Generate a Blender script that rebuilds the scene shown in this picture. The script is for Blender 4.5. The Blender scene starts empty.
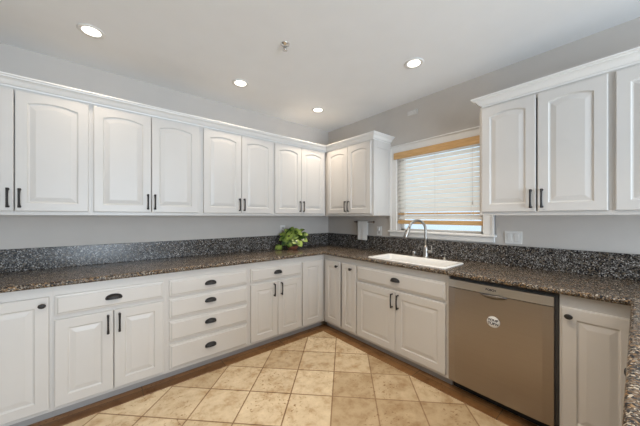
import bpy, math, random
from mathutils import Vector, Matrix
random.seed(7)
C = bpy.context.scene.collection
S = bpy.context.scene

# ---------------------------------------------------------------- camera
cam = bpy.data.cameras.new('camera')
cam.sensor_width = 36.0
cam.lens = 263.63 / 640 * 36
cam.shift_y = 3.8 / 640
cam.clip_start = 0.02
co = bpy.data.objects.new('camera', cam)
C.objects.link(co)
co.location = (-2.6862, -3.0294, 1.3297)
co.rotation_euler = (math.pi / 2, 0, -math.radians(39.77))
S.camera = co
# ---------------------------------------------------------------- light
S.view_settings.view_transform = 'Standard'
S.view_settings.look = 'None'
S.view_settings.exposure = -0.06
S.view_settings.gamma = 1.0
S.view_settings.use_curve_mapping = False
W = bpy.data.worlds.new('world')
S.world = W
W.use_nodes = True
W.node_tree.nodes['Background'].inputs[0].default_value = (0.70, 0.85, 1.0, 1)
W.node_tree.nodes['Background'].inputs[1].default_value = 1.3


def area(name, loc, rot, sx, sy, power, col, shape='RECTANGLE', spread=None):
    l = bpy.data.lights.new(name, 'AREA')
    l.shape = shape
    l.size = sx
    if shape == 'RECTANGLE':
        l.size_y = sy
    l.energy = power
    l.color = col
    if spread:
        l.spread = spread
    o = bpy.data.objects.new(name, l)
    o.location = loc
    o.rotation_euler = rot
    C.objects.link(o)
    return o


# daylight through the wide patio opening behind the camera and the window over the sink
area('patio_daylight', (-2.1, -6.45, 1.15), (math.radians(121), 0, 0), 2.4, 2.1, 190, (0.74, 0.87, 1.0))
area('window_daylight', (0.45, -1.68, 1.75), (0, math.radians(90), 0), 1.1, 1.1, 10, (0.9, 0.96, 1.0))
LAMP_POWER = 2.4
LAMP_COLOR = (1.0, 0.83, 0.64)

# ---------------------------------------------------------------- materials


def mat(name):
    m = bpy.data.materials.new(name)
    m.use_nodes = True
    nt = m.node_tree
    b = nt.nodes['Principled BSDF']
    return m, nt, b


def N(nt, kind, **kw):
    n = nt.nodes.new(kind)
    for k, v in kw.items():
        setattr(n, k, v)
    return n


def paint(name, col, rough=0.5, metal=0.0, noise=0.02, scale=6, bump=0.0, bscale=80, spec=0.5):
    m, nt, b = mat(name)
    tc = N(nt, 'ShaderNodeTexCoord')
    nz = N(nt, 'ShaderNodeTexNoise')
    nz.inputs['Scale'].default_value = scale
    nz.inputs['Detail'].default_value = 3
    nt.links.new(tc.outputs['Object'], nz.inputs['Vector'])
    r = N(nt, 'ShaderNodeValToRGB')
    r.color_ramp.elements[0].position = 0.3
    r.color_ramp.elements[1].position = 0.7
    r.color_ramp.elements[0].color = tuple(max(0, c * (1 - noise)) for c in col) + (1,)
    r.color_ramp.elements[1].color = tuple(min(1, c * (1 + noise)) for c in col) + (1,)
    nt.links.new(nz.outputs['Fac'], r.inputs['Fac'])
    nt.links.new(r.outputs['Color'], b.inputs['Base Color'])
    b.inputs['Roughness'].default_value = rough
    b.inputs['Metallic'].default_value = metal
    b.inputs['Specular IOR Level'].default_value = spec
    if bump:
        n2 = N(nt, 'ShaderNodeTexNoise')
        n2.inputs['Scale'].default_value = bscale
        nt.links.new(tc.outputs['Object'], n2.inputs['Vector'])
        bp = N(nt, 'ShaderNodeBump')
        bp.inputs['Strength'].default_value = bump
        bp.inputs['Distance'].default_value = 0.002
        nt.links.new(n2.outputs['Fac'], bp.inputs['Height'])
        nt.links.new(bp.outputs['Normal'], b.inputs['Normal'])
    return m


M = {}
M['cab'] = paint('cabinet_paint', (0.64, 0.62, 0.595), 0.34, noise=0.01)
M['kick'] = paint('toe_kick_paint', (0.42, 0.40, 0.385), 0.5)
M['wall'] = paint('wall_paint', (0.61, 0.57, 0.53), 0.8, noise=0.015, bump=0.15, bscale=120, spec=0.2)
M['wall_w'] = paint('wall_tan_for_reflection', (0.32, 0.28, 0.24), 0.8, noise=0.02, spec=0.2)  # unseen wall, toned for its warm reflection in the dishwasher steel
M['ceil'] = paint('ceiling_paint', (0.91, 0.92, 0.93), 0.9, noise=0.01, bump=0.2, bscale=60, spec=0.1)
M['trim'] = paint('trim_paint', (0.83, 0.82, 0.80), 0.35, noise=0.01)
M['black'] = paint('dark_bronze', (0.016, 0.014, 0.014), 0.5, metal=0.0, noise=0.15, scale=40)
M['rubber'] = paint('black_plastic', (0.015, 0.015, 0.015), 0.5)
M['enamel'] = paint('white_enamel', (0.86, 0.85, 0.83), 0.15, noise=0.005)
M['nickel'] = paint('brushed_nickel', (0.42, 0.40, 0.375), 0.3, metal=1.0, noise=0.03, scale=60)
M['chrome'] = paint('chrome', (0.75, 0.75, 0.75), 0.12, metal=1.0)
M['plate'] = paint('outlet_plastic', (0.80, 0.79, 0.77), 0.35)
M['plate_grey'] = paint('grey_plastic', (0.62, 0.60, 0.58), 0.5)
M['slot'] = paint('dark_slot', (0.04, 0.04, 0.04), 0.6)
M['terracotta'] = paint('terracotta', (0.36, 0.13, 0.07), 0.7, noise=0.15, scale=30)
M['soil'] = paint('soil', (0.03, 0.02, 0.015), 0.95, noise=0.5, scale=90, bump=0.8)
M['stem'] = paint('plant_stem', (0.16, 0.26, 0.06), 0.5, noise=0.1)
M['oil_bronze'] = paint('rod_bronze', (0.20, 0.15, 0.12), 0.4, metal=0.7)
M['cord'] = paint('cord_white', (0.75, 0.74, 0.70), 0.7)
M['ink'] = paint('printed_ink', (0.05, 0.05, 0.06), 0.6)


def granite(name, darks, mids, tans, greys, lights):
    m, nt, b = mat(name)
    tc = N(nt, 'ShaderNodeTexCoord')
    v1 = N(nt, 'ShaderNodeTexVoronoi')
    v1.inputs['Scale'].default_value = 135
    v2 = N(nt, 'ShaderNodeTexVoronoi')
    v2.inputs['Scale'].default_value = 200
    nz = N(nt, 'ShaderNodeTexNoise')
    nz.inputs['Scale'].default_value = 30
    nz.inputs['Detail'].default_value = 4
    for x in (v1, v2, nz):
        nt.links.new(tc.outputs['Object'], x.inputs['Vector'])
    s1 = N(nt, 'ShaderNodeSeparateColor')
    nt.links.new(v1.outputs['Color'], s1.inputs['Color'])
    s2 = N(nt, 'ShaderNodeSeparateColor')
    nt.links.new(v2.outputs['Color'], s2.inputs['Color'])
    r1 = N(nt, 'ShaderNodeValToRGB')
    r1.color_ramp.interpolation = 'CONSTANT'
    e = r1.color_ramp.elements
    e[0].position = 0
    e[0].color = (0.012, 0.012, 0.015, 1)
    e[1].position = 0.28
    e[1].color = darks + (1,)
    for pos, col in ((0.46, mids), (0.62, tans), (0.80, greys), (0.92, lights)):
        k = e.new(pos)
        k.color = col + (1,)
    nt.links.new(s1.outputs['Red'], r1.inputs['Fac'])
    r2 = N(nt, 'ShaderNodeValToRGB')
    r2.color_ramp.interpolation = 'CONSTANT'
    e = r2.color_ramp.elements
    e[0].position = 0
    e[0].color = (0.01, 0.01, 0.012, 1)
    e[1].position = 0.4
    e[1].color = mids + (1,)
    for pos, col in ((0.62, greys), (0.86, lights)):
        k = e.new(pos)
        k.color = col + (1,)
    nt.links.new(s2.outputs['Green'], r2.inputs['Fac'])
    mx = N(nt, 'ShaderNodeMix', data_type='RGBA')
    gr = N(nt, 'ShaderNodeValToRGB')
    gr.color_ramp.elements[0].position = 0.44
    gr.color_ramp.elements[1].position = 0.56
    nt.links.new(nz.outputs['Fac'], gr.inputs['Fac'])
    nt.links.new(gr.outputs['Color'], mx.inputs[0])
    nt.links.new(r1.outputs['Color'], mx.inputs[6])
    nt.links.new(r2.outputs['Color'], mx.inputs[7])
    nt.links.new(mx.outputs[2], b.inputs['Base Color'])
    b.inputs['Roughness'].default_value = 0.22
    b.inputs['Specular IOR Level'].default_value = 0.4
    return m


M['granite'] = granite('granite_warm_lit', (0.045, 0.030, 0.018), (0.13, 0.082, 0.045), (0.26, 0.165, 0.085), (0.17, 0.145, 0.12), (0.44, 0.39, 0.32))  # countertop: warm overhead light put into a browner copy of the stone
M['granite_less_lit'] = granite('granite_shaded_tone', (0.028, 0.026, 0.024), (0.08, 0.065, 0.052), (0.16, 0.125, 0.09), (0.14, 0.135, 0.13), (0.42, 0.40, 0.38))  # backsplash: same stone, darker and greyer copy for its weaker light


def tiles(name, rot, off, size, cols, mortar_col, msize, rough, spec=0.5):
    """square stone tiles: brick texture without a bond, stone noise and pits inside each tile"""
    m, nt, b = mat(name)
    tc = N(nt, 'ShaderNodeTexCoord')
    mp = N(nt, 'ShaderNodeMapping')
    mp.vector_type = 'POINT'
    mp.inputs['Rotation'].default_value = (0, 0, rot)
    mp.inputs['Location'].default_value = (off[0], off[1], 0)
    nt.links.new(tc.outputs['Object'], mp.inputs['Vector'])
    br = N(nt, 'ShaderNodeTexBrick')
    br.offset = 0.0
    br.squash = 1.0
    br.inputs['Scale'].default_value = 1.0
    br.inputs['Brick Width'].default_value = size[0]
    br.inputs['Row Height'].default_value = size[1]
    br.inputs['Mortar Size'].default_value = msize
    br.inputs['Mortar Smooth'].default_value = 0.1
    br.inputs['Color1'].default_value = cols[0] + (1,)
    br.inputs['Color2'].default_value = cols[1] + (1,)
    br.inputs['Mortar'].default_value = mortar_col + (1,)
    nt.links.new(mp.outputs['Vector'], br.inputs['Vector'])
    nz = N(nt, 'ShaderNodeTexNoise')
    nz.inputs['Scale'].default_value = 9
    nz.inputs['Detail'].default_value = 8
    nz.inputs['Roughness'].default_value = 0.65
    nz.inputs['Distortion'].default_value = 0.15
    nt.links.new(tc.outputs['Object'], nz.inputs['Vector'])
    r = N(nt, 'ShaderNodeValToRGB')
    e = r.color_ramp.elements
    e[0].position = 0.3
    e[0].color = (0.64, 0.50, 0.36, 1)
    e[1].position = 0.68
    e[1].color = (1.12, 1.12, 1.12, 1)
    k = e.new(0.5)
    k.color = (0.96, 0.94, 0.90, 1)
    nt.links.new(nz.outputs['Fac'], r.inputs['Fac'])
    mul = N(nt, 'ShaderNodeMix', data_type='RGBA', blend_type='MULTIPLY')
    mul.inputs[0].default_value = 1.0
    nt.links.new(br.outputs['Color'], mul.inputs[6])
    nt.links.new(r.outputs['Color'], mul.inputs[7])
    # pits of the travertine
    pz = N(nt, 'ShaderNodeTexNoise')
    pz.inputs['Scale'].default_value = 42
    pz.inputs['Detail'].default_value = 3
    pz.inputs['Roughness'].default_value = 0.6
    nt.links.new(tc.outputs['Object'], pz.inputs['Vector'])
    pr = N(nt, 'ShaderNodeValToRGB')
    pr.color_ramp.elements[0].position = 0.585
    pr.color_ramp.elements[0].color = (0, 0, 0, 1)
    pr.color_ramp.elements[1].position = 0.66
    pr.color_ramp.elements[1].color = (1, 1, 1, 1)
    nt.links.new(pz.outputs['Fac'], pr.inputs['Fac'])
    pit = N(nt, 'ShaderNodeMix', data_type='RGBA', blend_type='MULTIPLY')
    lo = N(nt, 'ShaderNodeTexNoise')
    lo.inputs['Scale'].default_value = 3.2
    nt.links.new(tc.outputs['Object'], lo.inputs['Vector'])
    lr = N(nt, 'ShaderNodeValToRGB')
    lr.color_ramp.elements[0].position = 0.42
    lr.color_ramp.elements[1].position = 0.62
    nt.links.new(lo.outputs['Fac'], lr.inputs['Fac'])
    pm = N(nt, 'ShaderNodeMath', operation='MULTIPLY')
    nt.links.new(pr.outputs['Color'], pm.inputs[0])
    nt.links.new(lr.outputs['Color'], pm.inputs[1])
    nt.links.new(pm.outputs[0], pit.inputs[0])
    nt.links.new(mul.outputs[2], pit.inputs[6])
    pit.inputs[7].default_value = (0.52, 0.38, 0.24, 1)
    nt.links.new(pit.outputs[2], b.inputs['Base Color'])
    b.inputs['Roughness'].default_value = rough
    b.inputs['Specular IOR Level'].default_value = spec
    bp = N(nt, 'ShaderNodeBump')
    bp.inputs['Strength'].default_value = 0.25
    bp.inputs['Distance'].default_value = 0.002
    inv = N(nt, 'ShaderNodeMath', operation='SUBTRACT')
    inv.inputs[0].default_value = 1.0
    nt.links.new(br.outputs['Fac'], inv.inputs[1])
    nt.links.new(inv.outputs[0], bp.inputs['Height'])
    nt.links.new(bp.outputs['Normal'], b.inputs['Normal'])
    return m


P = 0.3137
# diagonal grid: joints at (x+y)/sqrt2 = -1.146 - k P and (x-y)/sqrt2 = -0.157 + k P
M['floor'] = tiles('travertine_tile', -math.pi / 4, (1.146, 6 * P - 0.157), (P, P),
                   ((0.43, 0.325, 0.20), (0.66, 0.55, 0.385)), (0.27, 0.17, 0.09), 0.005, 0.33)
M['floor_border'] = tiles('brown_border_tile', 0, (0.0, 0.0), (0.61, 0.61),
                          ((0.17, 0.085, 0.035), (0.29, 0.155, 0.065)), (0.10, 0.06, 0.03), 0.003, 0.3)


def wood(name, c1, c2, scale=14, rough=0.45):
    m, nt, b = mat(name)
    tc = N(nt, 'ShaderNodeTexCoord')
    mp = N(nt, 'ShaderNodeMapping')
    mp.inputs['Scale'].default_value = (8, 0.6, 8)
    nt.links.new(tc.outputs['Object'], mp.inputs['Vector'])
    nz = N(nt, 'ShaderNodeTexNoise')
    nz.inputs['Scale'].default_value = scale
    nz.inputs['Detail'].default_value = 6
    nt.links.new(mp.outputs['Vector'], nz.inputs['Vector'])
    r = N(nt, 'ShaderNodeValToRGB')
    r.color_ramp.elements[0].position = 0.35
    r.color_ramp.elements[1].position = 0.65
    r.color_ramp.elements[0].color = c1 + (1,)
    r.color_ramp.elements[1].color = c2 + (1,)
    nt.links.new(nz.outputs['Fac'], r.inputs['Fac'])
    nt.links.new(r.outputs['Color'], b.inputs['Base Color'])
    b.inputs['Roughness'].default_value = rough
    return m


M['blind_wood'] = wood('honey_wood', (0.56, 0.33, 0.13), (0.70, 0.45, 0.21))


def translucent(name, col, tcol, f):
    m, nt, b = mat(name)
    b.inputs['Base Color'].default_value = col + (1,)
    b.inputs['Roughness'].default_value = 0.4
    t = N(nt, 'ShaderNodeBsdfTranslucent')
    t.inputs['Color'].default_value = tcol + (1,)
    mx = N(nt, 'ShaderNodeMixShader')
    mx.inputs[0].default_value = f
    nt.links.new(b.outputs[0], mx.inputs[1])
    nt.links.new(t.outputs[0], mx.inputs[2])
    nt.links.new(mx.outputs[0], nt.nodes['Material Output'].inputs['Surface'])
    return m


M['slat'] = translucent('backlit_wood_slat', (0.84, 0.81, 0.76), (0.95, 0.93, 0.9), 0.5)  # wooden slats, daylight glare put into the pale colour
M['towel'] = paint('terry_cloth', (0.86, 0.85, 0.83), 0.95, noise=0.05, scale=90, bump=1.0, bscale=300, spec=0.1)


def glass(name):
    m, nt, b = mat(name)
    tr = N(nt, 'ShaderNodeBsdfTransparent')
    tr.inputs['Color'].default_value = (0.95, 0.97, 0.97, 1)
    gl = N(nt, 'ShaderNodeBsdfGlossy')
    gl.inputs['Roughness'].default_value = 0.02
    fr = N(nt, 'ShaderNodeFresnel')
    fr.inputs['IOR'].default_value = 1.45
    mx = N(nt, 'ShaderNodeMixShader')
    nt.links.new(fr.outputs[0], mx.inputs[0])
    nt.links.new(tr.outputs[0], mx.inputs[1])
    nt.links.new(gl.outputs[0], mx.inputs[2])
    nt.links.new(mx.outputs[0], nt.nodes['Material Output'].inputs['Surface'])
    return m


M['glass'] = glass('window_glass')


def steel():
    m, nt, b = mat('brushed_stainless')
    tc = N(nt, 'ShaderNodeTexCoord')
    mp = N(nt, 'ShaderNodeMapping')
    mp.inputs['Scale'].default_value = (1.0, 1.0, 160)
    nt.links.new(tc.outputs['Object'], mp.inputs['Vector'])
    nz = N(nt, 'ShaderNodeTexNoise')
    nz.inputs['Scale'].default_value = 4
    nz.inputs['Detail'].default_value = 4
    nt.links.new(mp.outputs['Vector'], nz.inputs['Vector'])
    r = N(nt, 'ShaderNodeValToRGB')
    r.color_ramp.elements[0].color = (0.335, 0.295, 0.268, 1)
    r.color_ramp.elements[1].color = (0.385, 0.345, 0.318, 1)
    nt.links.new(nz.outputs['Fac'], r.inputs['Fac'])
    nt.links.new(r.outputs['Color'], b.inputs['Base Color'])
    b.inputs['Metallic'].default_value = 1.0
    b.inputs['Roughness'].default_value = 0.30
    bp = N(nt, 'ShaderNodeBump')
    bp.inputs['Strength'].default_value = 0.04
    bp.inputs['Distance'].default_value = 0.001
    nt.links.new(nz.outputs['Fac'], bp.inputs['Height'])
    nt.links.new(bp.outputs['Normal'], b.inputs['Normal'])
    return m


M['steel'] = steel()
M['steel_dark'] = paint('dark_satin_steel', (0.20, 0.19, 0.18), 0.35, metal=1.0)
M['dark_trim'] = paint('dark_grey_trim', (0.07, 0.068, 0.065), 0.5)
M['steel_light'] = paint('satin_steel', (0.50, 0.49, 0.475), 0.38, metal=1.0)


def leafmat():
    m, nt, b = mat('pothos_leaf')
    tc = N(nt, 'ShaderNodeTexCoord')
    nz = N(nt, 'ShaderNodeTexNoise')
    nz.inputs['Scale'].default_value = 11
    nz.inputs['Detail'].default_value = 4
    nt.links.new(tc.outputs['Object'], nz.inputs['Vector'])
    r = N(nt, 'ShaderNodeValToRGB')
    r.color_ramp.elements[0].position = 0.42
    r.color_ramp.elements[1].position = 0.60
    r.color_ramp.elements[0].color = (0.03, 0.085, 0.012, 1)
    r.color_ramp.elements[1].color = (0.50, 0.64, 0.14, 1)
    nt.links.new(nz.outputs['Fac'], r.inputs['Fac'])
    nt.links.new(r.outputs['Color'], b.inputs['Base Color'])
    b.inputs['Roughness'].default_value = 0.3
    t = N(nt, 'ShaderNodeBsdfTranslucent')
    nt.links.new(r.outputs['Color'], t.inputs['Color'])
    mx = N(nt, 'ShaderNodeMixShader')
    mx.inputs[0].default_value = 0.25
    nt.links.new(b.outputs[0], mx.inputs[1])
    nt.links.new(t.outputs[0], mx.inputs[2])
    nt.links.new(mx.outputs[0], nt.nodes['Material Output'].inputs['Surface'])
    return m


M['leaf'] = leafmat()


def emit(name, col, s):
    m, nt, b = mat(name)
    b.inputs['Base Color'].default_value = (0.9, 0.9, 0.9, 1)
    b.inputs['Emission Color'].default_value = col + (1,)
    b.inputs['Emission Strength'].default_value = s
    return m


M['lens'] = emit('lit_lens', (1.0, 0.90, 0.76), 6.0)

# ---------------------------------------------------------------- mesh tools


class MB:
    def __init__(self):
        self.v = []
        self.f = []
        self.s = []

    def add(self, vs, fs, smooth=False):
        k = len(self.v)
        self.v += [tuple(p) for p in vs]
        self.f += [tuple(i + k for i in f) for f in fs]
        self.s += [smooth] * len(fs)
        return self

    def box(self, a, b):
        x0, x1 = sorted((a[0], b[0]))
        y0, y1 = sorted((a[1], b[1]))
        z0, z1 = sorted((a[2], b[2]))
        v = [(x0, y0, z0), (x1, y0, z0), (x1, y1, z0), (x0, y1, z0), (x0, y0, z1), (x1, y0, z1), (x1, y1, z1), (x0, y1, z1)]
        f = [(0, 3, 2, 1), (4, 5, 6, 7), (0, 1, 5, 4), (1, 2, 6, 5), (2, 3, 7, 6), (3, 0, 4, 7)]
        return self.add(v, f)

    def bbox(self, a, b, r=0.003):
        """box with chamfered edges"""
        x0, x1 = sorted((a[0], b[0]))
        y0, y1 = sorted((a[1], b[1]))
        z0, z1 = sorted((a[2], b[2]))
        r = min(r, (x1 - x0) / 2.01, (y1 - y0) / 2.01, (z1 - z0) / 2.01)
        loops = []
        for z, i in ((z0, r), (z0 + r, 0), (z1 - r, 0), (z1, r)):
            X0, X1, Y0, Y1 = x0 + i, x1 - i, y0 + i, y1 - i
            q = r * 0.6
            loops.append([(X0 + q, Y0, z), (X1 - q, Y0, z), (X1, Y0 + q, z), (X1, Y1 - q, z), (X1 - q, Y1, z), (X0 + q, Y1, z), (X0, Y1 - q, z), (X0, Y0 + q, z)])
        return self.loft(loops)

    def loft(self, loops, cap0=True, cap1=True, smooth=False, closed=True):
        n = len(loops[0])
        v = [p for l in loops for p in l]
        f = []
        for j in range(len(loops) - 1):
            for i in range(n if closed else n - 1):
                k = (i + 1) % n
                f.append((j * n + i, j * n + k, (j + 1) * n + k, (j + 1) * n + i))
        self.add(v, f, smooth)
        b = len(self.v) - len(v)
        if cap0:
            self.f.append(tuple(b + i for i in reversed(range(n))))
            self.s.append(False)
        if cap1:
            self.f.append(tuple(b + (len(loops) - 1) * n + i for i in range(n)))
            self.s.append(False)
        return self

    def lathe(self, prof, seg=24, c=(0, 0, 0), axis='Z', sx=1.0, sy=1.0, smooth=True, caps=True):
        loops = []
        for r, h in prof:
            l = []
            for i in range(seg):
                a = 2 * math.pi * i / seg
                x, y = r * math.cos(a) * sx, r * math.sin(a) * sy
                if axis == 'Z':
                    p = (c[0] + x, c[1] + y, c[2] + h)
                elif axis == '-Y':
                    p = (c[0] + x, c[1] - h, c[2] + y)
                elif axis == '+Y':
                    p = (c[0] - x, c[1] + h, c[2] + y)
                else:
                    p = (c[0] + h, c[1] + x, c[2] + y)
                l.append(p)
            loops.append(l)
        return self.loft(loops, caps, caps, smooth)

    def tube(self, pts, rad, seg=10, smooth=True, ry=None):
        pts = [Vector(p) for p in pts]
        n = len(pts)
        rad = rad if isinstance(rad, (list, tuple)) else [rad] * n
        up = None
        loops = []
        for i, p in enumerate(pts):
            t = (pts[min(i + 1, n - 1)] - pts[max(i - 1, 0)]).normalized()
            if up is None:
                up = Vector((0, 0, 1)) if abs(t.z) < 0.9 else Vector((1, 0, 0))
            s = t.cross(up).normalized()
            up = s.cross(t).normalized()
            loops.append([p + s * math.cos(2 * math.pi * k / seg) * rad[i] + up * math.sin(2 * math.pi * k / seg) * rad[i] * (ry or 1) for k in range(seg)])
        return self.loft(loops, True, True, smooth)

    def sweep(self, path, prof, side=1, closed_prof=True):
        """path: xy points; prof: (d, z); d is measured to the side of travel (1 = right)"""
        n = len(path)
        loops = []
        for i in range(n):
            p = Vector(path[i])
            d1 = (Vector(path[i]) - Vector(path[i - 1])).normalized() if i else None
            d2 = (Vector(path[i + 1]) - Vector(path[i])).normalized() if i < n - 1 else None
            d1 = d1 or d2
            d2 = d2 or d1
            n1 = Vector((d1.y, -d1.x)) * side
            n2 = Vector((d2.y, -d2.x)) * side
            m = (n1 + n2)
            m = m / (1 + n1.dot(n2))
            loops.append([(p.x + m.x * d, p.y + m.y * d, z) for d, z in prof])
        return self.loft(loops, True, True, False, closed_prof)

    def build(self, name, m, parent=None, bevel=0):
        me = bpy.data.meshes.new(name)
        me.from_pydata(self.v, [], self.f)
        me.polygons.foreach_set('use_smooth', self.s)
        me.materials.append(m)
        me.update()
        import bmesh
        bm = bmesh.new()
        bm.from_mesh(me)
        bmesh.ops.recalc_face_normals(bm, faces=bm.faces)
        bm.to_mesh(me)
        bm.free()
        o = bpy.data.objects.new(name, me)
        C.objects.link(o)
        if parent:
            o.parent = parent
        return o


def tag(o, label, cat, group=None, kind=None):
    if label:
        o['label'] = label
    if cat:
        o['category'] = cat
    if group:
        o['group'] = group
    if kind:
        o['kind'] = kind
    return o


def structure(name, mb, m, parent=None, label=None):
    o = mb.build(name, m, parent)
    if not parent:
        o['kind'] = 'structure'
    return o


def thing(name, label, cat, loc=(0, 0, 0), rz=0, group=None):
    o = bpy.data.objects.new(name, None)
    o.empty_display_size = 0.1
    C.objects.link(o)
    o.location = loc
    o.rotation_euler = (0, 0, rz)
    return tag(o, label, cat, group)


def copy_tree(o, parent=None, label=None):
    c = o.copy()
    C.objects.link(c)
    c.parent = parent
    if label:
        c['label'] = label
    for ch in list(o.children):
        copy_tree(ch, c)
    return c


EAST = -math.pi / 2     # things against the window wall: local x runs towards the camera side, local -y into the room
# ---------------------------------------------------------------- the room
H = 2.625
X0, Y0 = -5.2, -6.5
structure('floor', MB().box((X0, Y0, -0.1), (0.12, 0.12, 0)), M['floor'])
structure('ceiling', MB().box((X0 - .12, Y0 - .12, H), (0.12, 0.12, H + 0.1)), M['ceil'])
structure('wall_north', MB().box((X0, 0, 0), (0.12, 0.12, H)), M['wall'])
WY0, WY1, WZ0, WZ1 = -2.135, -1.225, 1.165, 2.078      # window opening
b = MB()
b.box((0, WY1, 0), (0.12, 0, H)).box((0, Y0, 0), (0.12, WY0, H))
b.box((0, WY0, 0), (0.12, WY1, WZ0)).box((0, WY0, WZ1), (0.12, WY1, H))
structure('wall_east', b, M['wall'])
structure('wall_west', MB().box((X0 - .12, Y0, 0), (X0, 0.12, H)), M['wall_w'])
b = MB().box((X0, Y0 - .12, 2.4), (0.12, Y0, H)).box((X0, Y0 - .12, 0), (-4.95, Y0, 2.4)).box((-0.85, Y0 - .12, 0), (0.12, Y0, 2.4))
structure('wall_south', b, M['wall'])

# brown border tiles laid in front of the toe kicks
b = MB()
b.sweep([(-4.2, -0.552), (-0.552, -0.552), (-0.552, -3.05)], [(0, 0.0), (0, 0.003), (0.138, 0.003), (0.141, 0.0)], 1)
structure('trim_1', b, M['floor_border'])

# window
win = bpy.data.objects.new('window_1', None)
C.objects.link(win)
win['kind'] = 'structure'
b = MB()
T = 0.018
cw = 0.092


def casing_profile_box(b, y0, y1, z0, z1):
    b.bbox((0, y0, z0), (-T, y1, z1), 0.004)


casing_profile_box(b, WY1, WY1 + cw, 1.17, WZ1 + 0.002)
casing_profile_box(b, WY0, WY0 - cw, 1.17, WZ1 + 0.002)
casing_profile_box(b, WY0 - cw, WY1 + cw, WZ1, WZ1 + 0.08)
b.bbox((0, WY0 - cw - .004, WZ1 + 0.066), (-T - .012, WY1 + cw + .002, WZ1 + 0.084), 0.004)
b.bbox((0, WY1 + cw - .022, 1.17), (-T - .006, WY1 + cw, WZ1 + 0.07), 0.004)
b.bbox((0, WY0 - cw + .022, 1.17), (-T - .006, WY0 - cw, WZ1 + 0.07), 0.004)
b.build('window_casing', M['trim'], win)
b = MB().bbox((0.10, WY0 - cw - .012, 1.148), (-0.048, WY1 + cw + .012, 1.170), 0.005)
b.bbox((0, WY0 - cw, 1.098), (-0.022, WY1 + cw, 1.148), 0.004)
b.build('window_sill', M['trim'], win)
b = MB()
fy0, fy1, fz0, fz1 = WY0, WY1, 1.17, WZ1
for (a0, a1, c0, c1) in ((fy0, fy0 + .045, fz0, fz1), (fy1 - .045, fy1, fz0, fz1), (fy0, fy1, fz0, fz0 + .022), (fy0, fy1, fz1 - .045, fz1)):
    b.bbox((0.075, a0, c0), (0.11, a1, c1), 0.003)
fr = b.build('window_frame', M['trim'], win)
MB().box((0.091, fy0 + .04, fz0 + .02), (0.095, fy1 - .04, fz1 - .04)).build('pane', M['glass'], win)

# ---------------------------------------------------------------- joinery builders


def door_mesh(u0, u1, z0, z1, y, t=0.02, arch=0.0, stile=0.062, rail_top=None):
    """raised panel door; outward is -y; y is the plane of its back; arch = rise of the curved top rail"""
    n = 13
    rt = rail_top if rail_top is not None else stile

    def ring(i, out, curved):
        a0, a1, c0 = u0 + i, u1 - i, z0 + i
        p = []
        for k in range(3):
            p.append((a0 + (a1 - a0) * k / 2, y - out, c0))
        for k in range(n):
            s = k / (n - 1)
            xx = a1 + (a0 - a1) * s
            if curved:
                e = i - stile
                c = z1 - rt - arch - e
                q = 2 * s - 1
                sh = max(0.0, 1 - (abs(q) / 0.97) ** 2.0)
                p.append((xx, y - out, c + arch * sh))
            else:
                p.append((xx, y - out, z1 - i))
        return p
    L = [ring(0, 0, False), ring(0, t - .004, False), ring(0.0015, t - .0015, False), ring(0.005, t, False)]
    s = stile
    L += [ring(s, t, True), ring(s + .005, t - .006, True), ring(s + .011, t - .0075, True), ring(s + .038, t - .002, True), ring(s + .042, t - .0015, True)]
    return MB().loft(L)


def slab_mesh(u0, u1, z0, z1, y, t=0.02):
    """drawer front with a moulded edge"""
    def ring(i, out):
        return [(u0 + i, y - out, z0 + i), (u1 - i, y - out, z0 + i), (u1 - i, y - out, z1 - i), (u0 + i, y - out, z1 - i)]
    return MB().loft([ring(0, 0), ring(0, t - .009), ring(.003, t - .007), ring(.012, t - .0055), ring(.017, t - .001), ring(.020, t)])


def pull_mesh(u, zc, y, L=0.128):
    """bowed bar pull with flared feet"""
    pts, rad = [], []
    for k in range(15):
        s = k / 14
        z = zc - L / 2 + L * s
        q = abs(2 * s - 1)
        pts.append((u, y - 0.030 + 0.007 * q ** 2.2, z))
        rad.append(0.0060 + 0.0024 * q ** 3)
    b = MB().tube(pts, rad, 10)
    for sg in (-1, 1):
        z = zc + sg * (L / 2 - .006)
        b.tube([(u, y, z), (u, y - .012, z), (u, y - .024, z)], [.0075, .0052, .0062], 10)
    return b


def knob_mesh(u, z, y, s=1.0):
    b = MB()
    b.lathe([(0.009 * s, 0), (0.007 * s, .004), (0.0055 * s, .012), (0.008 * s, .018), (.0165 * s, .022), (.019 * s, .027), (.0175 * s, .032), (.010 * s, .035), (.001, .0358)], 20, (u, y, z), '-Y', 1.0, 0.80)
    return b


def cup_mesh(u, z, y, w=0.092, h=0.030):
    """cup pull: hooded half dome, open underneath, over a thin back plate"""
    b = MB()
    nu, nv = 16, 7
    for sc, flip in ((1.0, 0), (0.90, 1)):
        loops = []
        for j in range(nv + 1):
            a = (math.pi / 2) * j / nv
            row = []
            for i in range(nu + 1):
                ph = math.pi * i / nu
                # i sweeps the rim from left to right, j from the plate to the lip
                x = -math.cos(ph) * w / 2 * sc * math.cos(a * 0.0) 
                hh = math.sin(ph) ** 0.75
                zz = h * hh * math.cos(a) * sc
                yy = 0.026 * hh * math.sin(a) * sc
                row.append((u + x, y - yy - (0.0 if flip == 0 else .0005), z - h * .45 + zz))
            loops.append(row)
        b.loft(loops, False, False, True, closed=False)
    # flared ends and thin lip
    pts = [(u - math.cos(math.pi * i / 16) * w / 2, y - .001 - .026 * math.sin(math.pi * i / 16) ** .75, z - h * .45) for i in range(17)]
    b.tube(pts, .0022, 8)
    pts = [(u - math.cos(math.pi * i / 16) * w / 2 * 1.03, y - .001, z - h * .45 + h * 1.05 * math.sin(math.pi * i / 16) ** .75) for i in range(17)]
    b.tube(pts, .0022, 8)
    return b


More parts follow.
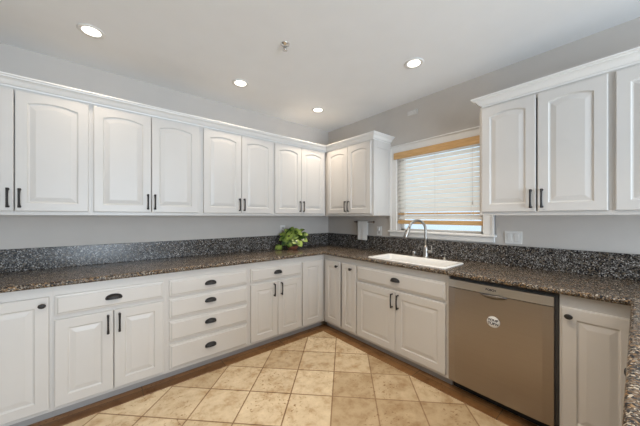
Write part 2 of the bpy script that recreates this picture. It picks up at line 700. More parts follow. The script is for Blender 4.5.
def cabinet(label, loc, rz, w, depth, z0, z1, fronts, name='wall_cabinet', group=None, stile=(0.03, 0.03), rails=(), mull=(), kick=False, back=0.012, kickx=(0, 0)):
    """loc: foot of the cabinet's left end at the wall. fronts: (kind, u0, u1, za, zb, handle)"""
    t = thing(name, label, 'cabinet', loc, rz, group)
    base = z0 < 1
    tr = .082 if base else .045
    g = 0.0003
    b = MB()
    fy = -depth
    # carcass
    b.box((g, -.004, z0), (0.018, fy + .018, z1)).box((w - .018, -.004, z0), (w - g, fy + .018, z1))
    b.box((.018, -.004, z0 + .01), (w - .018, fy + .018, z0 + .028))
    if not base:
        b.box((.018, -.004, z1 - .018), (w - .018, fy + .018, z1 - g))
    b.box((.018, -.004, z0 + .028), (w - .018, -.004 - back, z1 - .018))
    # face frame
    b.box((g, fy + .018, z0), (stile[0], fy, z1)).box((w - stile[1], fy + .018, z0), (w - g, fy, z1))
    b.box((stile[0], fy + .018, z0), (w - stile[1], fy, z0 + .035)).box((stile[0], fy + .018, z1 - tr), (w - stile[1], fy, z1))
    for r0, r1 in rails:
        b.box((stile[0], fy + .018, r0), (w - stile[1], fy, r1))
    for m0, m1 in mull:
        b.box((m0, fy + .017, z0 + .035), (m1, fy + .0005, z1 - .045))
    if kick:
        pass
    b.build('body', M['cab'], t)
    if kick:
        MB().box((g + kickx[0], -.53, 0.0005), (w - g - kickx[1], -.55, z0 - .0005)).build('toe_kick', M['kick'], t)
    for fk in fronts:
        kind, u0, u1, za, zb, hd = fk
        yb = fy - .0008
        if kind == 'arch':
            d = door_mesh(u0, u1, za, zb, yb, arch=0.024, stile=0.058, rail_top=0.056).build('door', M['cab'], t)
        elif kind == 'door':
            d = door_mesh(u0, u1, za, zb, yb, stile=min(0.062, (u1 - u0) * .24)).build('door', M['cab'], t)
        else:
            d = slab_mesh(u0, u1, za, zb, yb).build('drawer', M['cab'], t)
        yf = yb - .020
        if hd:
            hk, hu, hz = hd
            if hk == 'pull':
                pull_mesh(hu, hz, yf).build('handle', M['black'], d)
            elif hk == 'knob':
                knob_mesh(hu, hz, yf).build('knob', M['black'], d)
            elif hk == 'cup':
                cup_mesh(hu, hz, yf).build('cup_pull', M['black'], d)
    return t


# ---------------------------------------------------------------- wall cabinets
UD = 0.325
UZ0, UZ1 = 1.342, 2.21
DZ0, DZ1 = 1.368, 2.19
HZ = 1.457


def upper_north(x0, x1, doors, label, group='white wall cabinets over the long counter'):
    fr = []
    for (a, c, hside) in doors:
        hu = (a + .024) if hside < 0 else (c - .024)
        fr.append(('arch', a - x0, c - x0, DZ0, DZ1, ('pull', hu - x0, HZ)))
    return cabinet(label, (x0, 0, 0), 0, x1 - x0, UD, UZ0, UZ1, fr, group=group, stile=(.035, .035))


upper_north(-3.53, -2.742, [(-3.51, -3.137, 1), (-3.132, -2.757, -1)], 'white arched-door wall cabinet at the far left, cut by the photo edge')
upper_north(-2.742, -1.935, [(-2.728, -2.350, 1), (-2.346, -1.965, -1)], 'white double-door wall cabinet second from the left, above the widest drawer and doors')
upper_north(-1.935, -1.143, [(-1.918, -1.536, 1), (-1.532, -1.155, -1)], 'white double-door wall cabinet third from the left, above the drawer stack')
upper_north(-1.143, -0.346, [(-1.128, -0.755, 1), (-0.751, -0.372, -1)], 'white double-door wall cabinet above the potted plant, next to the corner')


def upper_east(y0, y1, doors, label):
    fr = []
    for (a, c, hside) in doors:
        u0, u1 = y0 - a, y0 - c
        hu = (u0 + .026) if hside < 0 else (u1 - .026)
        fr.append(('arch', u0, u1, DZ0, DZ1, ('pull', hu, HZ)))
    return cabinet(label, (0, y0, 0), EAST, y0 - y1, UD, UZ0, UZ1, fr, stile=(.03, .03))


t = cabinet('white double-door wall cabinet in the corner, left of the window', (0, -0.005, 0), EAST, 1.127, UD, UZ0, UZ1,
            [('arch', 0.367, 0.736, DZ0, DZ1, ('pull', 0.736 - .024, HZ)), ('arch', 0.742, 1.102, DZ0, DZ1, ('pull', 0.742 + .024, HZ))], stile=(.36, .03))
b = MB().box((1.1275, -.004, 1.344), (1.1305, -.322, 2.204))
for (ya, yb_, za, zb_) in ((-.004, -.045, 1.344, 2.204), (-.266, -.322, 1.344, 2.204), (-.045, -.266, 1.344, 1.41), (-.045, -.266, 2.12, 2.204)):
    b.bbox((1.1300, ya, za), (1.1345, yb_, zb_), .0018)
b.build('side_panel', M['cab'], t)
t = upper_east(-2.220, -2.937, [(-2.234, -2.577, 1), (-2.586, -2.919, -1)], 'white double-door wall cabinet right of the window')
MB().bbox((-.0005, -.012, 1.342), (-.008, -.318, 2.205), .002).build('side_panel', M['cab'], t)
upper_east(-2.937, -3.75, [(-2.949, -3.335, 1), (-3.342, -3.735, -1)], 'white wall cabinet at the far right, cut by the photo edge')

crown = [(-.012, 2.203), (.004, 2.203), (.006, 2.212), (.016, 2.216), (.024, 2.226), (.034, 2.240), (.046, 2.249), (.054, 2.251), (.056, 2.259), (.066, 2.262), (.066, 2.271), (-.012, 2.271)]
crown = [(d, z + .003) for d, z in crown]
b = MB().sweep([(-3.53, -UD), (-UD, -UD), (-UD, -1.129), (-0.003, -1.129)], crown, 1)
tag(b.build('crown_molding', M['trim']), 'white crown moulding on the long cabinet run, turning the corner to the window', 'molding')
b = MB().sweep([(-0.003, -2.236), (-UD, -2.236), (-UD, -3.75)], crown, 1)
tag(b.build('crown_molding', M['trim']), 'white crown moulding on top of the cabinets right of the window', 'molding')

# ---------------------------------------------------------------- base cabinets
BD = 0.60
BZ0, BZ1 = 0.066, 0.8795
DR0, DR1 = 0.685, 0.815
LD0, LD1 = 0.092, 0.657


def base_n(x0, x1, fronts, label, rails=(), mull=(), name='base_cabinet'):
    fr = []
    for kind, a, c, za, zb, hd in fronts:
        if hd:
            hd = (hd[0], hd[1] - x0, hd[2])
        fr.append((kind, a - x0, c - x0, za, zb, hd))
    return cabinet(label, (x0, 0, 0), 0, x1 - x0, BD, BZ0, BZ1, fr, name, rails=rails, kick=True, stile=(.025, .025), mull=[(a - x0, c - x0) for a, c in mull])


base_n(-3.86, -2.925, [('door', -3.84, -3.405, LD0, DR1, ('knob', -3.44, .77)), ('door', -3.398, -2.941, LD0, DR1, ('knob', -2.969, .768))],
       'white full-height-door base cabinet at the far left, black oval knob')
base_n(-2.925, -2.278, [('drawer', -2.916, -2.298, DR0, DR1, ('cup', -2.612, .757)), ('door', -2.916, -2.6145, LD0, LD1, ('pull', -2.645, .568)), ('door', -2.6105, -2.298, LD0, LD1, ('pull', -2.58, .568))],
       'white base cabinet with one wide drawer over two doors, left of the drawer stack', rails=[(.655, .69)])
base_n(-2.278, -1.572, [('drawer', -2.259, -1.592, .683, .815, ('cup', -1.938, .752)), ('drawer', -2.259, -1.592, .505, .661, ('cup', -1.938, .600)),
                        ('drawer', -2.259, -1.592, .318, .479, ('cup', -1.938, .416)), ('drawer', -2.259, -1.592, .092, .292, ('cup', -1.938, .207))],
       'white base cabinet with a stack of four drawers', rails=[(.655, .69), (.475, .51), (.285, .325)], name='drawer_cabinet')
base_n(-1.572, -0.940, [('drawer', -1.557, -0.951, DR0, DR1, ('cup', -1.254, .755)), ('door', -1.557, -1.256, LD0, LD1, ('pull', -1.302, .575)), ('door', -1.2525, -0.951, LD0, LD1, ('pull', -1.215, .575))],
       'white base cabinet with drawer and two doors, right of the drawer stack', rails=[(.655, .69)])
base_n(-0.940, -0.601, [('door', -0.932, -0.640, LD0, DR1, None)],
       'white blind corner cabinet with one plain panel and no handle')


def base_e(y0, y1, fronts, label, rails=(), name='base_cabinet', st=(.025, .025), kickx=(0, 0)):
    fr = []
    for kind, a, c, za, zb, hd in fronts:
        if hd:
            hd = (hd[0], y0 - hd[1], hd[2])
        fr.append((kind, y0 - a, y0 - c, za, zb, hd))
    return cabinet(label, (0, y0, 0), EAST, y0 - y1, BD, BZ0, BZ1, fr, name, rails=rails, kick=True, stile=st, kickx=kickx)


base_e(-0.603, -1.144, [('door', -0.640, -0.899, LD0, DR1, ('knob', -0.855, .768)), ('door', -0.924, -1.134, LD0, DR1, ('knob', -1.070, .768))],
       'narrow white base cabinet with two knobbed doors, between the corner and the sink')
b = base_e(-1.144, -2.097, [('drawer', -1.153, -2.074, .672, DR1, ('cup', -1.617, .752)), ('door', -1.153, -1.6155, LD0, .648, ('pull', -1.588, .560)), ('door', -1.6195, -2.074, LD0, .648, ('pull', -1.650, .560))],
           'white sink base cabinet with a false drawer above two wide doors', rails=[(.64, .68)], name='sink_cabinet')
base_e(-2.737, -3.060, [('door', -2.750, -3.040, LD0, .806, ('knob', -2.781, .762))],
       'white base cabinet right of the dishwasher, one knobbed door', st=(.02, .02))
# peninsula cabinet, facing the north wall (local frame turned round: local x runs west)
t = thing('peninsula_cabinet', 'white cabinet below the granite peninsula at the right photo edge, only its knob shows', 'cabinet', (-0.605, -3.656, 0), math.pi)
b = MB()
b.box((0, 0, BZ0), (1.72, -.60, BZ0 + .02)).box((0, 0, BZ1 - .02), (1.72, -.60, BZ1)).box((0, 0, BZ0), (.02, -.60, BZ1)).box((1.70, 0, BZ0), (1.72, -.60, BZ1)).box((0, 0, BZ0), (1.72, -.012, BZ1))
for u in (0, .34, .80, 1.26, 1.69):
    b.box((u, -.582, BZ0), (u + .03, -.60, BZ1))
b.box((0, -.582, BZ0), (1.72, -.5995, BZ0 + .035)).box((0, -.582, BZ1 - .05), (1.72, -.5995, BZ1))
b.build('body', M['cab'], t)
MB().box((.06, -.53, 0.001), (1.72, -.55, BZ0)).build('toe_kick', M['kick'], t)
for (a, c, k) in ((.36, .80, .62), (.82, 1.26, 1.22), (1.28, 1.70, 1.32)):
    d = door_mesh(a, c, LD0, .815, -.6008).build('door', M['cab'], t)
    knob_mesh(k, .768, -.6208).build('knob', M['black'], d)

# ---------------------------------------------------------------- counters
CT0, CT1 = 0.880, 0.915
r = (CT1 - CT0) / 2
zc = (CT0 + CT1) / 2
nose = [(r * math.cos(a) * (1 if math.cos(a) > 0 else 0), zc + r * math.sin(a)) for a in [math.radians(x) for x in range(-90, 91, 20)]]
F = 0.65 - r
SX0, SX1, SY0, SY1 = -0.578, -0.225, -2.045, -1.275   # hole of the sink
b = MB()
for (x0, y0, x1, y1) in ((-3.9, -F, 0, 0), (-F, SY1, 0, -F), (-F, SY0, SX0, SY1), (SX1, SY0, 0, SY1), (-F, -3.01 - r, 0, SY0), (-2.36, -3.70, 0, -3.01 - r)):
    b.box((x0, y0, CT0), (x1, y1, CT1))
b.sweep([(-3.9, -F), (-F, -F), (-F, -3.01 - r), (-2.36, -3.01 - r)], nose, 1)
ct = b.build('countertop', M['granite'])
tag(ct, 'speckled brown and black granite countertop running round the kitchen on the base cabinets', 'countertop')
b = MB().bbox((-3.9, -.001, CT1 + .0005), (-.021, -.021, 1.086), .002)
tag(b.build('backsplash', M['granite_less_lit']), 'low granite backsplash behind the plant, along the long cabinet wall', 'backsplash')
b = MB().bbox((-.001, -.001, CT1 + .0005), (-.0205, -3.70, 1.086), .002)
tag(b.build('backsplash', M['granite_less_lit']), 'low granite backsplash behind the faucet, under the window', 'backsplash')

# ---------------------------------------------------------------- sink
t = thing('sink', 'white enamel sink set in the granite below the window', 'sink', ((SX0 + SX1) / 2, (SY0 + SY1) / 2, CT1))


def rrect(hx, hy, z, rad, n=5, ox=0, oy=0):
    p = []
    for cx_, cy_, a0 in ((hx - rad, hy - rad, 0), (-hx + rad, hy - rad, 90), (-hx + rad, -hy + rad, 180), (hx - rad, -hy + rad, 270)):
        for k in range(n + 1):
            a = math.radians(a0 + 90 * k / n)
            p.append((ox + cx_ + rad * math.cos(a), oy + cy_ + rad * math.sin(a), z))
    return p


hx, hy = (SX1 - SX0) / 2, (SY1 - SY0) / 2
b = MB()
g = .012
L = [rrect(hx + g, hy + g, .0006, .03), rrect(hx + g, hy + g, .006, .03), rrect(hx + g - .006, hy + g - .006, .010, .027), rrect(hx - .020, hy - .022, .009, .025),
     rrect(hx - .030, hy - .032, .000, .03), rrect(hx - .036, hy - .038, -.06, .04), rrect(hx - .045, hy - .048, -.150, .05), rrect(hx - .075, hy - .08, -.168, .05), rrect(.03, .03, -.172, .028)]
b.loft(L, False, False, True)
# outer shell
L = [rrect(hx + g, hy + g, .0006, .03), rrect(hx - .004, hy - .004, .0004, .03), rrect(hx - .006, hy - .006, -.15, .05), rrect(hx - .05, hy - .05, -.185, .05)]
b.loft(L, False, True, True)
b.build('basin', M['enamel'], t)
MB().lathe([(.001, -.1705), (.030, -.1705), (.042, -.168), (.040, -.172), (.02, -.176)], 20, (0, 0, 0), 'Z').build('drain', M['chrome'], t)

# faucet
t = thing('faucet', 'brushed nickel gooseneck faucet with pull-down spray head behind the sink', 'faucet', (-0.175, -1.672, CT1 + .0005), 0)
b = MB().lathe([(.030, 0), (.030, .006), (.026, .012), (.024, .02), (.024, .075), (.023, .11), (.017, .118), (.014, .125)], 20)
b.build('base', M['nickel'], t)
d = Vector((-0.93, 0.37, 0)).normalized()
pts = [Vector((0, 0, .12))]
R = .100
top = .278
pts.append(Vector((0, 0, .2)))
for k in range(0, 17):
    a = math.pi * k / 16 * .86
    pts.append(d * (R - R * math.cos(a)) + Vector((0, 0, top + R * math.sin(a))))
te = (d * math.sin(a) + Vector((0, 0, math.cos(a)))).normalized()
pts.append(pts[-1] + te * .015)
q = pts[-1] + te * .002
MB().tube(pts, .0128, 12).build('spout', M['nickel'], t)
e = te * .105
h_ = MB().tube([q, q + e * .12, q + e * .5, q + e * .95, q + e], [.015, .0165, .018, .022, .019], 14).build('spray_head', M['nickel'], t)
h_['label'] = 'brushed nickel pull-down spray head'
MB().bbox((q + e * .4 + d * .014 - Vector((.006, .006, .016))), (q + e * .4 + d * .014 + Vector((.006, .006, .016))), .003).build('button', M['rubber'], h_)
b = MB().tube([(0, -.018, .065), (0, -.045, .067), (0, -.070, .069)], [.016, .017, .013], 12)
b.tube([(0, -.060, .070), (-.002, -.064, .095), (-.004, -.062, .128)], [.007, .0055, .006], 10)
b.build('handle', M['nickel'], t)
t = thing('soap_dispenser', 'small nickel dispenser cap on the granite, left of the faucet', 'dispenser', (-0.178, -1.545, CT1 + .0005))
MB().lathe([(.021, 0), (.021, .005), (.014, .009), (.014, .03)], 16).build('base', M['nickel'], t)
MB().lathe([(.017, .0305), (.018, .036), (.018, .052), (.015, .057), (.001, .058)], 16).build('cap', M['nickel'], t)
t = thing('soap_dispenser', 'nickel soap pump at the right end of the sink', 'dispenser', (-0.178, -1.865, CT1 + .0005))
MB().lathe([(.020, 0), (.020, .005), (.012, .009), (.011, .028)], 16).build('base', M['nickel'], t)
b = MB().lathe([(.006, .0285), (.006, .048), (.012, .050), (.012, .060), (.001, .061)], 14)
b.tube([(0, 0, .055), (-.03, .006, .057), (-.055, .011, .050)], [.005, .0045, .004], 8)
b.build('pump', M['nickel'], t)

# ---------------------------------------------------------------- dishwasher
t = thing('dishwasher', 'stainless steel dishwasher between the sink cabinet and the last door', 'dishwasher', (0, -2.100, 0), EAST)
b = MB().box((.003, -.03, .09), (.632, -.598, .868))
b.build('body', M['dark_trim'], t)
MB().box((.006, -.03, .002), (.630, -.545, .089)).build('toe_kick', M['rubber'], t)


def curved_panel(u0, u1, z0, z1, y0, y1, bow=.004):
    n = 12
    pr = []
    for k in range(n + 1):
        s = k / n
        q = 2 * s - 1
        e = 0.0
        if abs(q) > .97:
            e = .006 * (abs(q) - .97) / .03
        pr.append((u0 + (u1 - u0) * s, y1 - bow * (1 - q * q) + e))
    lo = [(x, y, z0) for x, y in pr] + [(u1, y0, z0), (u0, y0, z0)]
    hi = [(x, y, z1) for x, y in pr] + [(u1, y0, z1), (u0, y0, z1)]
    return MB().loft([lo, hi])


door = curved_panel(.004, .616, .088, .795, -.600, -.636).build('door', M['steel'], t)
cp = curved_panel(.004, .616, .799, .856, -.600, -.637).build('control_panel', M['steel_light'], t)
cp['label'] = 'lighter satin control strip with small dark lettering'
# scooped handle lip
b = MB()
loops = []
u0, u1 = .222, .388
for k in range(13):
    s = k / 12
    w_ = math.sin(math.pi * s) ** .5 if 0 < s < 1 else 0.0
    u = u0 + (u1 - u0) * s
    out = .004 + .020 * w_
    hgt = .004 + .026 * w_
    loops.append([(u, -.637, .797), (u, -.637 - out, .7975), (u, -.637 - out - .003, .794), (u, -.637 - out * .75, .797 - hgt * .7), (u, -.6375, .797 - hgt)])
b.loft(loops, True, True, True)
b.build('handle', M['steel_dark'], door)


def text_mesh(txt, size, depth=.0004, bold=.0009):
    c = bpy.data.curves.new('lettering', 'FONT')
    c.body = txt
    c.size = size
    c.align_x = 'CENTER'
    c.align_y = 'CENTER'
    c.extrude = depth
    c.offset = bold
    o = bpy.data.objects.new('tmp', c)
    C.objects.link(o)
    dg = bpy.context.evaluated_depsgraph_get()
    me = bpy.data.meshes.new_from_object(o.evaluated_get(dg))
    bpy.data.objects.remove(o)
    return me


def lettering(name, txt, size, loc, m, parent):
    me = text_mesh(txt, size)
    me.materials.clear()
    me.materials.append(m)
    o = bpy.data.objects.new(name, me)
    C.objects.link(o)
    o.parent = parent
    o.location = loc
    o.rotation_euler = (math.pi / 2, 0, 0)
    return o


lettering('lettering', 'BOSCH', .019, (.292, -.6418, .829), M['ink'], cp)
t = thing('round_magnet', 'round white magnet with two lines of dark lettering on the dishwasher door', 'magnet', (-.6405, -2.408, .617), EAST)
MB().lathe([(.034, 0), (.036, .001), (.036, .004), (.034, .0052), (.001, .0056)], 32, (0, 0, 0), '-Y').build('disc', M['plate'], t)
MB().lathe([(.0362, 0), (.0385, .0005), (.0385, .0035), (.0362, .0045)], 32, (0, 0, 0), '-Y', caps=False).build('rim', M['plate_grey'], t)
lettering('lettering', 'YOUR', .0235, (0, -.0064, .0115), M['ink'], t)
lettering('lettering', 'TURN', .0235, (0, -.0064, -.0115), M['ink'], t)

# ---------------------------------------------------------------- blind in the window
t = thing('window_blind', 'horizontal slatted blind with honey wood valance, lowered over the window', 'blind', (0, 0, 0))
bx = 0.026
MB().bbox((-.034, WY0 - .028, 2.000), (-.0195, WY1 + .028, WZ1 - .003), .003).build('valance', M['blind_wood'], t)
MB().box((0.0, WY0 + .006, 2.035), (.055, WY1 - .006, WZ1 - .001)).build('head_rail', M['trim'], t)
tilt = math.radians(58)


def slat_mb(z, tl=tilt, wd=.050):
    b = MB()
    loops = []
    for yy in (WY0 + .004, WY1 - .004):
        l = []
        for k in range(7):
            s = -1 + 2 * k / 6
            o_ = s * wd / 2
            c = .0035 * (1 - s * s)
            l.append((bx + o_ * math.cos(tl) - c * math.sin(tl), yy, z + o_ * math.sin(tl) + c * math.cos(tl)))
        for k in reversed(range(7)):
            s = -1 + 2 * k / 6
            o_ = s * wd / 2
            c = .0035 * (1 - s * s) - .0028
            l.append((bx + o_ * math.cos(tl) - c * math.sin(tl), yy, z + o_ * math.sin(tl) + c * math.cos(tl)))
        loops.append(l)
    return b.loft(loops)


zs = [1.326] + [1.4085 + .0462 * k for k in range(14)]
for z in zs:
    slat_mb(z).build('slat', M['slat'], t)
s_ = slat_mb(1.366, math.radians(22)).build('slat', M['blind_wood'], t)
MB().bbox((.002, WY0 + .007, 1.248), (.050, WY1 - .007, 1.290), .006).build('bottom_rail', M['blind_wood'], t)
for i, yy in enumerate((-1.33, -1.68, -2.03)):
    b = MB()
    for xx in (-.0015, .0545):
        b.box((xx - .0008, yy - .0012, 1.29), (xx + .0008, yy + .0012, 2.03))
    b.build('ladder_cord', M['cord'], t)
for yy, zz in ((-1.262, 1.40), (-2.045, 1.47)):
    b = MB().tube([(-.010, yy, 1.999), (-.010, yy, zz)], .0012, 6)
    b.lathe([(.002, .012), (.004, .008), (.0065, -.018), (.006, -.024), (.001, -.026)], 10, (-.010, yy, zz))
    b.build('pull_cord', M['plate_grey'], t)
b = MB().tube([(-.012, -1.275, 1.999), (-.012, -1.275, 1.33)], .001, 6)
b.lathe([(.002, .012), (.004, .008), (.0065, -.018), (.006, -.024), (.001, -.026)], 10, (-.012, -1.275, 1.325))
b.build('pull_cord', M['plate_grey'], t)

# ---------------------------------------------------------------- outlets, switches, small fittings


def plate(name, label, cat, loc, rz, w, h, kind, n=1):
    t = thing(name, label, cat, loc, rz)
    MB().bbox((-w / 2, -.0005, -h / 2), (w / 2, -.006, h / 2), .002).build('cover_plate', M['plate'], t)
    if kind == 'outlet':
        for s in (-1, 1):
            f_ = MB().bbox((-.017, -.0062, s * .021 - .015), (.017, -.0075, s * .021 + .015), .001).build('socket', M['plate_grey'], t)
            b = MB()
            for xx in (-.006, .006):
                b.box((xx - .0012, -.0076, s * .021 - .003), (xx + .0012, -.0079, s * .021 + .007))
            b.build('slots', M['slot'], f_)
    else:
        for k in range(n):
            xx = (k - (n - 1) / 2) * .050
            MB().bbox((xx - .0175, -.0055, -.034), (xx + .0175, -.0065, .034), .0005).build('rocker_surround', M['plate_grey'], t)
            a0 = [(xx - .015, -.0066, -.031), (xx + .015, -.0066, -.031), (xx + .015, -.0066, .031), (xx - .015, -.0066, .031)]
            a1 = [(xx - .015, -.0085, -.031), (xx + .015, -.0085, -.031), (xx + .015, -.0115, .031), (xx - .015, -.0115, .031)]
            MB().loft([a0, a1]).build('rocker', M['plate'], t)
    return t


plate('light_switch', 'white double rocker switch plate on the wall right of the window', 'switch', (0, -2.361, 1.154), EAST, .122, .108, 'switch', 2)
plate('wall_outlet', 'white outlet on the wall partly hidden behind the green plant', 'outlet', (-.815, 0, 1.16), 0, .075, .115, 'outlet')
plate('wall_outlet', 'white outlet between the hanging towel and the window', 'outlet', (0, -.968, 1.155), EAST, .075, .115, 'outlet')
t = thing('plug_adapter', 'small white plug-in adapter in the outlet beside the towel', 'adapter', (0, -.968, 1.176), EAST)
MB().bbox((-.016, -.0082, -.020), (.016, -.034, .020), .004).build('case', M['plate'], t)
MB().lathe([(.004, 0), (.004, .002), (.001, .0025)], 12, (0, -.034, -.010), '-Y').build('sensor', M['slot'], t)
t = thing('wall_chime', 'small white slotted box high on the wall above the window', 'chime', (0, -1.425, 2.492), EAST)
MB().bbox((-.062, -.0005, -.030), (.062, -.014, .030), .003).build('case', M['plate_grey'], t)
b = MB()
for k in range(3):
    b.box((-.05, -.0142, -.016 + k * .014), (.05, -.0155, -.012 + k * .014))
b.build('louvers', M['plate'], t)

# towel on a rod
t = thing('towel_rod', 'thin dark towel rod on the wall under the corner cabinet', 'rod', (0, -.735, 1.262), EAST)
MB().tube([(-.155, -.045, 0), (.155, -.045, 0)], .0045, 12).build('bar', M['oil_bronze'], t)
for s in (-1, 1):
    b = MB().lathe([(.016, .0005), (.016, .004), (.007, .008), (.006, .040), (.009, .045), (.001, .051)], 14, (s * .142, 0, 0), '-Y')
    b.build('bracket', M['oil_bronze'], t)
b = MB()
prof = []
ztop = 1.262
for k in range(11):
    prof.append((.0145 - .0015, ztop - .185 + k * .0185))
rowsF = []
nu = 15


def towel_loop(off):
    # cross-section in (outward, z): back flap, over the bar, front flap
    pts = []
    for k in range(9):
        pts.append((.045 - .0085 - off * .0, ztop - .17 + .17 * k / 8, -1))
    for k in range(1, 7):
        a = math.pi * k / 7
        pts.append((.045 - .0085 * math.cos(a), ztop + .0085 * math.sin(a), 0))
    for k in range(15):
        pts.append((.045 + .0085, ztop - .235 * k / 14, 1))
    return pts


pr = towel_loop(0)
loops = []
for i in range(nu):
    s = i / (nu - 1)
    y = -.650 - .165 * s
    outer, inner = [], []
    for (o_, z, sd) in pr:
        drop = (ztop - z) / .225
        wv = .004 * math.sin(s * 11 + 1.0) * max(0, drop)
        yy = y + (.5 - s) * -.010 * drop
        oo = o_ + (wv if sd == 1 else wv * .4 if sd == -1 else 0)
        nrm = .003
        if sd == 1:
            outer.append((-(oo + nrm), yy, z))
            inner.append((-(oo - 0.0005), yy, z))
        elif sd == -1:
            outer.append((-(oo - nrm), yy, z))
            inner.append((-(oo + 0.0005), yy, z))
        else:
            cx_, cz_ = .045, ztop
            v = Vector((oo - cx_, z - cz_)).normalized()
            outer.append((-(oo + v.x * nrm), yy, z + v.y * nrm))
            inner.append((-(oo - v.x * .0005), yy, z - v.y * .0005))
    loops.append(outer + list(reversed(inner)))
b.loft(loops, True, True, True)
tag(b.build('hand_towel', M['towel']), 'white terry hand towel hanging folded over the thin rod left of the window', 'towel')

# ---------------------------------------------------------------- plant
PX, PY = -.800, -.215
t = thing('potted_plant', 'leafy green pothos in a low terracotta pot on the counter near the corner', 'plant', (PX, PY, CT1 + .0005))
b = MB().lathe([(.050, 0), (.056, .004), (.072, .030), (.078, .031), (.078, .042), (.070, .042), (.066, .030), (.001, .029)], 24, caps=False)
b.loft([[(.050 * math.cos(a * math.pi / 12), .050 * math.sin(a * math.pi / 12), 0.0) for a in range(24)], [(.001 * math.cos(a * math.pi / 12), .001 * math.sin(a * math.pi / 12), 0.0) for a in range(24)]], False, True)
b.build('pot', M['terracotta'], t)
MB().lathe([(.0655, .0295), (.065, .034), (.03, .0365), (.001, .037)], 20).build('soil', M['soil'], t)


def leaf(b, centre, d, nrm, size, droop=.3, fold=.2):
    """heart shaped leaf: pointed tip, lobed base, drooping along its length"""
    d = d.normalized()
    side = d.cross(nrm).normalized()
    up = side.cross(d).normalized()
    nl, nw = 10, 4
    vs, fs = [], []
    base = centre - d * size * .45
    for i in range(nl + 1):
        s = i / nl
        wdt = .47 * math.sin(math.pi * min(1.0, s * .86 + .14) ** .78) ** .85 if s < 1 else 0.0
        c = base + d * (s * size) - up * droop * size * s * s * .6
        for j in range(-nw, nw + 1):
            q = j / nw
            back = -.20 * size * math.sin(math.pi * min(1, abs(q))) ** 1.0 * (1 - s) ** 3
            p = c + side * (q * wdt * size) + up * (fold * abs(q) * wdt * size - .06 * size * q * q) + d * back
            p.z = max(p.z, .004 + .001 * q * q)
            p.y = min(p.y, .185)
            vs.append(p)
    m_ = 2 * nw + 1
    for i in range(nl):
        for j in range(m_ - 1):
            fs.append((i * m_ + j, i * m_ + j + 1, (i + 1) * m_ + j + 1, (i + 1) * m_ + j))
    n0 = len(vs)
    vs2 = [v - up * .0012 for v in vs]
    b.add(vs + vs2, fs + [tuple(n0 + k for k in reversed(f)) for f in fs], True)
    return base


lb, sb = MB(), MB()
rnd = random.Random(5)
view_r = Vector((math.cos(math.radians(39.77)), -math.sin(math.radians(39.77)), 0))
view_f = Vector((-math.sin(math.radians(39.77)), -math.cos(math.radians(39.77)), 0))
Z = Vector((0, 0, 1))
# (right, height, forward, heading in degrees, size)
leaves = [(-.115, .155, .05, 195, .115), (-.055, .205, .04, 215, .10), (-.01, .245, .01, 70, .10), (.085, .215, .03, -35, .115),
          (.045, .115, .10, -18, .135), (.03, .17, .07, 10, .11), (-.085, .095, .07, 225, .11), (.155, .185, -.02, 5, .10),
          (.15, .13, .01, -30, .10), (-.185, .03, .07, 200, .085), (-.145, .022, .09, 262, .075), (-.075, .225, -.05, 140, .10),
          (.105, .235, -.06, 40, .10), (-.03, .07, .11, 250, .09), (-.02, .14, .09, 170, .11), (.10, .075, .06, -60, .09),
          (-.13, .19, -.04, 170, .09), (.04, .24, -.04, 20, .09), (-.03, .11, -.08, 150, .12), (.07, .15, -.08, 0, .12), (.0, .19, -.09, 90, .12)]
for (rr, hh, ff, ang, sz) in leaves:
    a_ = math.radians(ang + rnd.uniform(-10, 10))
    d_ = view_r * math.cos(a_) + Z * math.sin(a_) + view_f * rnd.uniform(0, .45)
    n_ = view_f * rnd.uniform(.5, .9) + Z * rnd.uniform(.5, .95) + view_r * rnd.uniform(-.3, .3)
    base = leaf(lb, view_r * rr + view_f * ff + Z * hh, d_, n_, sz * .90, rnd.uniform(.15, .45), rnd.uniform(.1, .3))
    s0 = Vector((rnd.uniform(-.02, .02), rnd.uniform(-.02, .02), .035))
    base.z = max(base.z, .008)
    base.y = min(base.y, .18)
    mid = (s0 + base) / 2 + Vector((0, 0, .035))
    sb.tube([s0, s0 * .6 + mid * .4 + Vector((0, 0, .010)), mid, mid * .4 + base * .6 + Vector((0, 0, .004)), base], [.0025, .0024, .0022, .002, .0016], 6)
lb.build('foliage', M['leaf'], t)
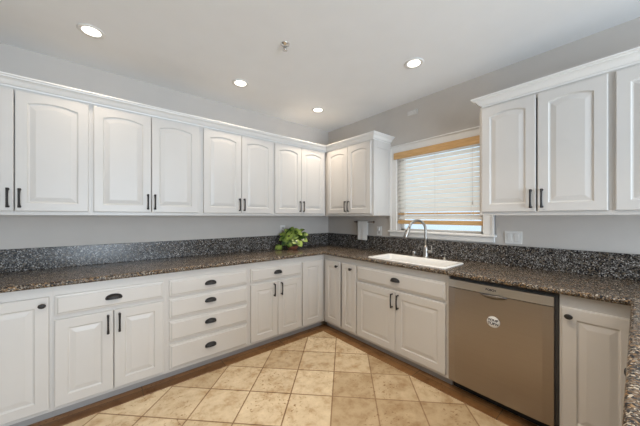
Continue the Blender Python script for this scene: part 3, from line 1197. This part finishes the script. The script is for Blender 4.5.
sb.build('stems', M['stem'], t)

# ---------------------------------------------------------------- ceiling fittings


def downlight(x, y, label, power=1.0):
    t = thing('recessed_light', label, 'ceiling light', (x, y, H), 0, 'recessed ceiling lights')
    MB().lathe([(.052, -.0005), (.077, -.0005), (.078, -.003), (.072, -.008), (.056, -.0065), (.052, -.004)], 32, caps=False).build('trim_ring', M['trim'], t)
    MB().lathe([(.0525, -.0008), (.0525, -.0035), (.03, -.0048), (.001, -.005)], 28).build('lens', M['lens'], t)
    l = bpy.data.lights.new('lamp', 'AREA')
    l.shape = 'DISK'
    l.size = .10
    l.energy = LAMP_POWER * power
    l.color = LAMP_COLOR
    l.spread = math.radians(120)
    o = bpy.data.objects.new('lamp', l)
    C.objects.link(o)
    o.parent = t
    o.location = (0, 0, -.012)
    return t


downlight(-2.735, -.597, 'recessed ceiling light at the far left, nearest the long cabinet run')
downlight(-1.645, -.575, 'recessed ceiling light second from the left, above the middle wall cabinets')
downlight(-.663, -.560, 'recessed ceiling light closest to the room corner', 2.1)
downlight(-.657, -1.829, 'recessed ceiling light in front of the window, over the sink', 1.4)
for (x, y, w_, pw) in ((-2.9, -2.2, 'in the open room left of the peninsula end', 2.2), (-1.75, -2.35, 'over the open floor in front of the dishwasher', 5.2), (-2.9, -3.9, 'behind the end of the peninsula', 4.2)):  # unseen lamps, added to warm the base cabinets
    downlight(x, y, 'added unseen ceiling light ' + w_, pw)
t = thing('fire_sprinkler', 'small chrome fire sprinkler head in the middle of the ceiling', 'sprinkler', (-1.623, -1.342, H))
MB().lathe([(.034, -.0005), (.034, -.003), (.026, -.009), (.014, -.011), (.012, -.016), (.001, -.016)], 24).build('escutcheon', M['chrome'], t)
b = MB().lathe([(.008, -.016), (.008, -.026), (.005, -.030)], 12)
for s in (-1, 1):
    b.tube([(s * .007, 0, -.020), (s * .013, 0, -.032), (s * .003, 0, -.046)], .002, 6)
b.build('frame', M['nickel'], t)
b = MB().lathe([(.001, -.046), (.016, -.046), (.017, -.048), (.001, -.049)], 16)
b.build('deflector', M['chrome'], t)
